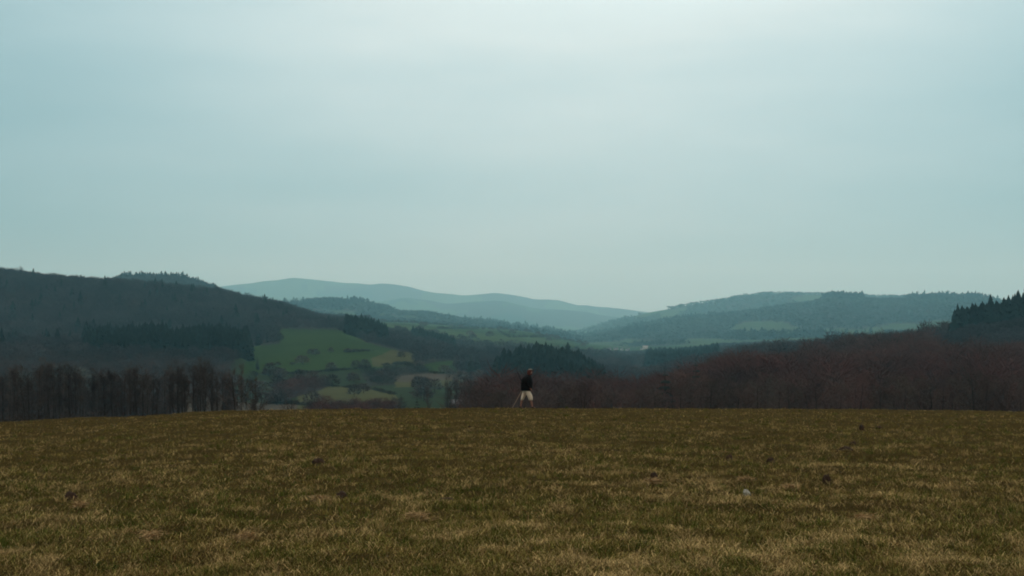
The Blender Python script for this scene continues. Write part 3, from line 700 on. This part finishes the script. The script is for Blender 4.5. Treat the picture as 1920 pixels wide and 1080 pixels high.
house(857, 762, 440, 700, 5.4, 3.2, 1.6, .25, 'low pale roofed shed just past the brow left of the walker', roofm=stone_pale, name='shed')
house(538, 560.5, 1500, 1700, 5, 4, 3, .2, 'tiny pale house on the slope of the left ridge')

# ------------------------------------------------------------------ field: grass
def grassfield(n):
    yv = np.linspace(1.02, 1.0, 2)
    dt = np.linspace(9.0, 74, 3000); zt = np.interp(dt, FS, FZ); yy = HY - F * zt / dt
    # even over the picture rows, with a floor so the far brow and the near side stay covered
    pdf = np.abs(np.gradient(yy)) + 0.012 * np.abs(np.gradient(dt)) * 20
    cdf = np.cumsum(pdf); cdf /= cdf[-1]
    d = np.interp(rng.uniform(0, 1, n), cdf, dt); px = rng.uniform(-170, 2090, n); x = (px - 960) / F * d
    k = rng.uniform(0, 1, n) < .16                # the strips just outside the frame
    x = np.where(k, np.where(rng.uniform(0, 1, n) < .5, -1, 1) * (1130 / F * d + rng.uniform(0, 7, n)), x)
    return x, d
def patchy(x, d):
    big = fbm(x / 5.0, d / 6.0, 201, 3); med = fbm(x / 1.1, d / 1.3, 202, 3); sml = fbm(x / .30, d / .36, 203, 2)
    straw = np.clip((fbm(x / 1.1, d / 1.6, 204, 3) * .35 + fbm(x / .26, d / .34, 205, 3) * .65 - .50) * 5, 0, 1)
    soil = np.clip((fbm(x / 1.2, d / 1.5, 206, 3) * .4 + fbm(x / .24, d / .34, 207, 2) * .6 - .575) * 14, 0, 1)
    return big, med, sml, straw, soil
n = 740000
x, d = grassfield(n); big, med, sml, straw, soil = patchy(x, d)
keep = rng.uniform(0, 1, n) > soil * .85; x, d, big, med, sml, straw = [q[keep] for q in (x, d, big, med, sml, straw)]; n = len(x)
z = meshz(x, d)
lie = rng.uniform(0, 1, n) < (.44 + .48 * straw)
hgt = (.012 + .040 * med ** 2 + .24 * np.clip(sml - .52, 0, 1) * np.clip(med * 1.7 - .2, .2, 1)) * rng.uniform(.55, 1.35, n) * (1 - .45 * straw)
tall = rng.uniform(0, 1, n) < .012 + .05 * (d > 52); hgt = np.where(tall, hgt * 2.0, hgt)
ln = np.where(lie, rng.uniform(.05, .13, n), hgt)
wd = np.maximum(rng.uniform(.0022, .0048, n), .36 / F * d)
az = rng.uniform(0, 6.283, n); az2 = az + rng.normal(size=n) * .5
tilt = np.where(lie, rng.uniform(1.25, 1.6, n), np.abs(rng.normal(size=n)) * .55 + .2)
up0 = np.cos(tilt * .6); ho0 = np.sin(tilt * .6); up1 = np.cos(np.minimum(tilt * 1.5, 1.65)); ho1 = np.sin(tilt * 1.5)
base = np.stack([x, d, z - .004 + np.where(lie, rng.uniform(.004, .03, n), 0)], -1)
mid = base + np.stack([np.cos(az) * ho0, np.sin(az) * ho0, up0], -1) * (ln * .55)[:, None]
tip = mid + np.stack([np.cos(az2) * ho1, np.sin(az2) * ho1, up1], -1) * (ln * .5)[:, None]
sa = rng.uniform(-.9, .9, n); side = np.stack([np.cos(sa), np.sin(sa), np.zeros(n)], -1) * (wd / 2)[:, None]
Vg = np.stack([base - side, base + side, mid + side * .8, mid - side * .8, tip], 1).reshape(-1, 3)
o5 = (np.arange(n) * 5)[:, None]
Fg = np.stack([o5 + np.array([0, 1, 2]), o5 + np.array([0, 2, 3]), o5 + np.array([3, 2, 4])], 1).reshape(-1, 3)
olive = np.array((.112, .094, .024)); green = np.array((.066, .073, .015)); strawc = np.array((.46, .34, .15)); dead = np.array((.105, .055, .022)); pale = np.array((.22, .185, .055))
gk = np.clip((big - .42) * 3.2, 0, 1)[:, None]
c = olive * (1 - gk) + green * gk
brn = np.clip((fbm(x / 2.6, d / 3.0, 208, 3) - .52) * 7, 0, 1)[:, None]; c = c * (1 - .6 * brn) + np.array((.090, .060, .020)) * .6 * brn
tf = np.clip((sml - .52) * 6, 0, 1)[:, None]; c = c * (1 - .6 * tf) + np.array((.055, .075, .012)) * tf * .6
r = rng.uniform(0, 1, n)[:, None]
c = np.where(r < .16, pale, c); c = np.where((r > .20) & (r < .30), dead, c)
sc_ = (rng.uniform(0, 1, n) < (.05 + .34 * straw))[:, None]; c = np.where(sc_ | (lie & (rng.uniform(0, 1, n) < .10 + .55 * straw))[:, None], strawc * rng.uniform(.45, 1.1, (n, 1)), c)
c = c * rng.uniform(.5, 1.55, (n, 1)) * (.72 + .56 * fbm(x / .22, d / .3, 209, 2))[:, None]
# tufts: fans of longer blades
def tufts(nt, per):
    tx, td = grassfield(nt); tz = meshz(tx, td); R_ = rng.uniform(.03, .10, nt)
    kind = rng.uniform(0, 1, nt); H_ = rng.uniform(.04, .10, nt) * (.6 + .8 * fbm(tx / 2.2, td / 2.2, 211, 2))
    base_c = np.where((kind < .45)[:, None], np.array((.060, .085, .014)), np.where((kind < .8)[:, None], np.array((.20, .165, .050)), np.array((.34, .25, .11)))) * rng.uniform(.7, 1.25, (nt, 1))
    i_ = np.repeat(np.arange(nt), per); m = len(i_)
    a_ = rng.uniform(0, 6.283, m); ti = rng.uniform(.1, 1.15, m); L_ = H_[i_] * rng.uniform(.5, 1.25, m); W_ = np.maximum(rng.uniform(.002, .005, m), .34 / F * td[i_])
    rr_ = R_[i_] * np.sqrt(rng.uniform(0, 1, m)); b0 = np.stack([tx[i_] + np.cos(a_) * rr_, td[i_] + np.sin(a_) * rr_, tz[i_] - .006], -1)
    def dirv(t_): return np.stack([np.cos(a_) * np.sin(t_), np.sin(a_) * np.sin(t_), np.cos(t_)], -1)
    m1 = b0 + dirv(ti * .6) * (L_ * .6)[:, None]; t1 = m1 + dirv(np.minimum(ti * 1.6, 1.8)) * (L_ * .5)[:, None]
    s_ = rng.uniform(-.9, .9, m); sd_ = np.stack([np.cos(s_), np.sin(s_), 0 * s_], -1) * (W_ / 2)[:, None]
    return np.stack([b0 - sd_, b0 + sd_, m1 + sd_ * .8, m1 - sd_ * .8, t1], 1).reshape(-1, 3), base_c[i_] * rng.uniform(.6, 1.4, (m, 1))
V2, c2 = tufts(6500, 26)
n2 = len(c2); o2 = (np.arange(n2) * 5)[:, None] + len(Vg)
Fg = np.concatenate([Fg, np.stack([o2 + np.array([0, 1, 2]), o2 + np.array([0, 2, 3]), o2 + np.array([3, 2, 4])], 1).reshape(-1, 3)])
Vg = np.concatenate([Vg, V2]); c = np.concatenate([c, c2])
gmat = material('grass', (1, 1, 1), 0.9, 0.0, attr=True, spec=.02)
gr = ob('grass', mesh_np('grass', Vg, Fg, gmat, np.repeat(c, 5, axis=0))); tag(gr, 'short matted winter grass, olive and straw coloured', kind='stuff')

# ------------------------------------------------------------------ clods, straw tufts and the pale stone in the field
soil_m = material('clod_soil', (.040, .026, .018), 0.95, 0.5, scale=14, bump=.02, obj_random=.2)
straw_m = material('dry_straw', (1, 1, 1), 0.85, 0.0, attr=True)
stone_m = material('pale_stone', (.30, .30, .26), 0.85, 0.3, scale=20, bump=.01)
def lump(name, px, yb, wpx, hpx, mat, label, cat, seed, group=None):
    d = find_d(px, yb, 10.5, 64); x, y, z = ground(px, d); w_, h_ = wpx / F * d / 2 * 1.1, hpx / F * d * 1.1 + .012
    bm = bmesh.new(); bmesh.ops.create_icosphere(bm, subdivisions=4, radius=1); me = bpy.data.meshes.new(name)
    for v in bm.verts:
        q = v.co.copy(); f = 1 + .65 * (fbm(q.x * 2.2 + 9, q.y * 2.2 + q.z * 1.7, seed, 4) - .5) + .35 * (fbm(q.x * 7, q.y * 7 + q.z * 5, seed + 3, 2) - .5)
        v.co = Vector((q.x * w_ * f, q.y * w_ * .8 * f, q.z * h_ * f * (1 if q.z > 0 else .3)))
    bm.to_mesh(me); bm.free(); me.materials.append(mat); me.polygons.foreach_set('use_smooth', [True] * len(me.polygons))
    return tag(ob(name, me, loc=(x, y, z)), label, cat, group)
for k, (px, yb, wp, hp, lab) in enumerate([
    (131, 938, 26, 15, 'dark molehill low on the left of the field'), (598, 870, 22, 7, 'flat brown clod right of the middle left of the field'),
    (1616, 808, 9, 11, 'upright dark clod high on the right side of the field'), (1648, 804, 10, 5, 'small dark clod beside the upright one high on the right'),
    (1585, 848, 26, 8, 'wide brown clod below the upright dark one'), (1600, 834, 12, 5, 'small brown clod just above the wide brown one'),
    (1368, 864, 12, 9, 'pointed dark clod in the middle right of the field'), (1445, 868, 14, 7, 'dark clod right of the pointed one'),
    (1550, 908, 14, 14, 'rounded dark molehill on the right of the field'), (1226, 900, 14, 10, 'reddish clod left of the pale stone'),
    (880, 804, 5, 5, 'tiny dark clod under the brow left of the walker'), (835, 942, 40, 7, 'flat dark bare patch of soil near the bottom middle'), (640, 934, 22, 9, 'dark mossy clod near the bottom left of the middle')]):
    lump('clod', px, yb, wp, hp, soil_m, lab, 'clod', 300 + k * 7, 'soil clods and molehills in the field')
lump('stone', 1400, 931, 15, 9, stone_m, 'pale stone lying in the grass on the right of the middle', 'stone', 555)
def straw_patch(px, yb, wpx, label, cnt=150):
    d = find_d(px, yb, 10.5, 64); x, y, z = ground(px, d); w_ = wpx / F * d / 2; C = Acc(); cs = []
    for _ in range(cnt * 2):
        r_ = rng.normal(size=2) * (.30 + .45 * rng.uniform()); p = np.array([r_[0] * w_, r_[1] * w_ * .9, 0]); p[2] = height(x + p[0], y + p[1])[0] - z + rng.uniform(.01, .07)
        a = rng.uniform(0, 6.28); L_ = rng.uniform(.04, .11); q = p + np.array([math.cos(a) * L_, math.sin(a) * L_, rng.uniform(-.02, .05)])
        C.tri(p, q, rng.uniform(.005, .010), rng); cs += [np.array((.42, .29, .14)) * rng.uniform(.35, 1.2)] * 3
    V_, F_ = C.get(); tag(ob('straw_tuft', mesh_np('straw_tuft', V_, F_, straw_m, np.array(cs)), loc=(x, y, z)), label, 'straw tuft', 'tufts of dry straw in the field')
for px, yb, wp, lab in [(785, 976, 50, 'bright dry straw tuft near the bottom just left of the middle'), (1400, 906, 26, 'small bright straw tuft behind the pale stone'), (1480, 920, 26, 'bright straw tuft right of the pale stone'),
                        (285, 1014, 46, 'long dry straw tuft at the bottom left'), (600, 944, 30, 'dry straw tuft beside the dark mossy clod'), (1225, 908, 30, 'reddish straw tuft by the reddish clod'),
                        (150, 954, 22, 'straw tuft just below the dark molehill on the left'), (1620, 980, 38, 'dull straw tuft near the bottom right'), (460, 1016, 34, 'short dry straw tuft at the bottom left of the middle')]:
    straw_patch(px, yb, wp, lab)

# ------------------------------------------------------------------ the walker
skin_m = material('skin', (.24, .115, .08), 0.6, 0.1, scale=8, spec=.3)
hair_m = material('ginger_hair', (.075, .022, .016), 0.8, 0.3, scale=30)
jack_m = material('black_jacket', (.006, .006, .007), 0.95, 0.3, scale=12, bump=.01)
short_m = material('cream_cotton', (.62, .54, .42), 0.9, 0.12, scale=10, bump=.01)
shoe_m = material('dark_leather', (.018, .012, .010), 0.6, 0.3, scale=20)
cap_m = material('grey_cap', (.22, .23, .20), 0.9, 0.2, scale=20)
wood_m = material('pale_wood', (.30, .22, .16), 0.7, 0.3, scale=12); rod_m = material('black_rod', (.012, .014, .018), 0.6, 0.2)
PD = 61.5; wx, wy, wz = ground(988, PD)
wz = float(meshz(np.array([wx]), np.array([wy]))[0]) + .02
walker = empty('person', (wx, wy, wz + .015)); tag(walker, 'person in a black jacket and cream knee shorts walking right along the brow', 'person')
def skinned(name, verts, edges, rad, mat, parent, lv=2):
    me = bpy.data.meshes.new(name + '_s'); me.from_pydata(verts, edges, []); o = bpy.data.objects.new(name + '_s', me); LINK(o)
    m = o.modifiers.new('Skin', 'SKIN'); m.use_smooth_shade = True
    for k, r in enumerate(rad): me.skin_vertices[0].data[k].radius = (r, r) if not isinstance(r, tuple) else r
    me.skin_vertices[0].data[0].use_root = True
    sb = o.modifiers.new('Sub', 'SUBSURF'); sb.levels = lv; sb.render_levels = lv
    dg = bpy.context.evaluated_depsgraph_get(); ev = o.evaluated_get(dg); m2 = bpy.data.meshes.new_from_object(ev); m2.name = name
    bpy.data.objects.remove(o, do_unlink=True); m2.materials.clear(); m2.materials.append(mat); return ob(name, m2, parent)
bv, be, br = [], [], []
def J(p, r, par=None):
    bv.append(p); br.append(r)
    if par is not None: be.append((par, len(bv) - 1))
    return len(bv) - 1
pel = J((-.04, 0, .93), .13); sp1 = J((-.03, 0, 1.10), .13, pel); sp2 = J((.0, 0, 1.30), .15, sp1); nk0 = J((.05, 0, 1.44), .07, sp2)
nk = J((.09, 0, 1.50), .055, nk0); hd0 = J((.13, 0, 1.565), .085, nk); hd1 = J((.145, 0, 1.635), .088, hd0); hd2 = J((.14, 0, 1.68), .060, hd1)
nose = J((.235, 0, 1.59), .012, hd0)
def arm(side, sh, el, wr, fwd):
    a = J(sh, .062, sp2); b_ = J(el, .046, a); c_ = J(wr, .028, b_)
    f = Vector(fwd).normalized(); s_ = Vector((0, side, 0)); up_ = f.cross(s_).normalized()
    pm = J(tuple(Vector(wr) + f * .055), .030, c_)
    for k, (off, L_) in enumerate([(-.028, .070), (-.010, .080), (.010, .075), (.028, .060)]):
        b0 = Vector(wr) + f * .092 + s_ * off * .9; q0 = J(tuple(b0), .0095, pm); b1 = b0 + f * L_ * .45 + up_ * .014; q1 = J(tuple(b1), .0085, q0); J(tuple(b1 + f * L_ * .25 + up_ * L_ * .4), .0075, q1)
    t0 = Vector(wr) + f * .035 - s_ * .032; q0 = J(tuple(t0), .011, c_); q1 = J(tuple(t0 + f * .035 + up_ * .02), .0095, q0); J(tuple(t0 + f * .055 + up_ * .035 + s_ * .01), .008, q1)
arm(-1, (.01, -.20, 1.38), (-.02, -.25, 1.10), (.15, -.20, .90), (.6, 0, -.8))
arm(1, (.01, .20, 1.38), (-.08, .25, 1.12), (-.15, .22, .93), (.1, 0, -1))
for side, kn, an, toe, hl in ((-1, (.16, -.10, .48), (.235, -.10, .085), (.37, -.11, .035), (.21, -.10, .04)), (1, (-.16, .10, .47), (-.275, .10, .10), (-.19, .11, .03), (-.31, .10, .06))):
    h = J((-.03, side * .09, .86), .095, pel); t_ = J(((h and kn[0]) * .5, side * .10, .68), .080, h); k_ = J(kn, .054, t_)
    cf = J(((kn[0] + an[0]) / 2 - .015, kn[1], (kn[2] + an[2]) / 2 + .05), .052, k_); a_ = J(an, .033, cf); J(toe, .028, a_)
body = skinned('body', bv, be, br, skin_m, walker)
def loft(rings, n=24, close=True, wr=.0, seed=1):
    V_, F_ = [], []
    for k, (c_, rx, ry) in enumerate(rings):
        for q in range(n):
            a = 2 * math.pi * q / n; f = 1 + wr * (float(fbm(math.cos(a) * 2.1 + 5, math.sin(a) * 2.1 + k * .9, seed, 3)) - .5)
            V_.append((c_[0] + math.cos(a) * rx * f, c_[1] + math.sin(a) * ry * f, c_[2] + (float(fbm(a, k, seed + 2, 2)) - .5) * wr * .05))
    for k in range(len(rings) - 1):
        for q in range(n): F_.append((k * n + q, k * n + (q + 1) % n, (k + 1) * n + (q + 1) % n, (k + 1) * n + q))
    if close: F_ += [tuple(range(n))[::-1], tuple(range((len(rings) - 1) * n, len(rings) * n))]
    return V_, F_
def cloth(name, parts_, mat, parent):
    V_, F_ = [], []
    for v, f in parts_: o_ = len(V_); V_ += v; F_ += [tuple(i_ + o_ for i_ in q) for q in f]
    me = bpy.data.meshes.new(name); me.from_pydata(V_, [], F_); me.materials.append(mat); me.polygons.foreach_set('use_smooth', [True] * len(me.polygons)); return ob(name, me, parent)
cloth('jacket', [loft([((-.01, 0, .79), .235, .22), ((-.01, 0, .86), .25, .23), ((-.01, 0, 1.0), .25, .23), ((-.0, 0, 1.15), .25, .235), ((.0, 0, 1.28), .235, .24), ((.02, 0, 1.38), .175, .22), ((.05, 0, 1.45), .115, .13), ((.08, 0, 1.50), .075, .075)], wr=.16, seed=5),
    loft([((.01, -.19, 1.42), .07, .07), ((.0, -.24, 1.36), .085, .08), ((-.02, -.255, 1.22), .085, .075), ((-.02, -.25, 1.08), .075, .07), ((.06, -.235, .99), .062, .06), ((.13, -.21, .92), .05, .05)], 16, wr=.2, seed=8),
    loft([((.01, .19, 1.42), .07, .07), ((-.02, .24, 1.36), .085, .08), ((-.05, .255, 1.24), .08, .075), ((-.08, .25, 1.10), .075, .07), ((-.13, .23, .97), .055, .055)], 16, wr=.2, seed=9)], jack_m, walker)
cloth('shorts', [loft([((-.03, 0, .76), .13, .17), ((-.03, 0, .92), .15, .18), ((-.03, 0, 1.0), .15, .17)], wr=.1, seed=3),
    loft([((.16, -.10, .385), .085, .09), ((.155, -.10, .45), .10, .10), ((.12, -.10, .58), .115, .105), ((.04, -.095, .73), .125, .11), ((-.02, -.09, .86), .13, .10)], 18, wr=.28, seed=4),
    loft([((-.215, .10, .375), .055, .08), ((-.19, .10, .45), .075, .09), ((-.14, .10, .60), .095, .10), ((-.07, .095, .74), .13, .115), ((-.04, .09, .86), .13, .10)], 18, wr=.28, seed=6)], short_m, walker)
for side, hl, toe, z0 in ((-1, .19, .39, 0), (1, -.335, -.16, .0)):
    cloth('shoe', [loft([(((hl + toe) / 2, side * .105, z0), (toe - hl) / 2, .048), (((hl + toe) / 2, side * .105, z0 + .03), (toe - hl) / 2, .05), (((hl * .65 + toe * .35), side * .105, z0 + .07), (toe - hl) / 3.4, .045), ((hl + .055, side * .105, z0 + .11), .05, .042)], 16)], shoe_m, walker)
cloth('hair', [loft([((.085, 0, 1.47), .075, .10), ((.085, 0, 1.53), .085, .105), ((.10, 0, 1.60), .10, .108), ((.125, 0, 1.67), .105, .10), ((.135, 0, 1.71), .07, .07)], 18, wr=.2, seed=12)], hair_m, walker)
cloth('beard', [loft([((.19, 0, 1.47), .025, .035), ((.185, 0, 1.51), .048, .06), ((.19, 0, 1.545), .045, .062)], 14, wr=.2, seed=13)], hair_m, walker)
cloth('cap', [loft([((.15, 0, 1.70), .092, .09), ((.15, 0, 1.715), .088, .085), ((.15, 0, 1.735), .06, .06), ((.15, 0, 1.742), .02, .02)], 18)], cap_m, walker)
for s_ in (-1, 1):
    cloth('eye', [loft([((.222, s_ * .032, 1.608), .008, .010), ((.224, s_ * .032, 1.616), .010, .012), ((.222, s_ * .032, 1.624), .007, .010)], 10)], shoe_m, walker)
def rod(name, a, b_, r0, r1, mat, label, cat):
    a, b_ = np.array(a, float), np.array(b_, float); V_, F_ = tube([a * (1 - t_) + b_ * t_ for t_ in (0, .02, .35, .7, .98, 1)], [r0 * .6, r0, r0, (r0 + r1) / 2, r1, r1 * .6], 10)
    me = mesh_np(name, V_ - a, F_, mat, smooth=True); o = ob(name, me, loc=(wx + a[0], wy + a[1], wz + .015 + a[2])); return tag(o, label, cat)
st = rod('walking_stick', (-.66, .22, -.01), (-.10, .22, 1.0), .013, .016, wood_m, 'pale wooden walking stick trailing behind the walker to the ground', 'walking stick')
rd = rod('slung_rod', (-.41, -.05, 1.60), (-.20, -.02, 1.15),   .020, .024, rod_m, 'thin dark rod slung on the walker and sticking up behind the back', 'rod')
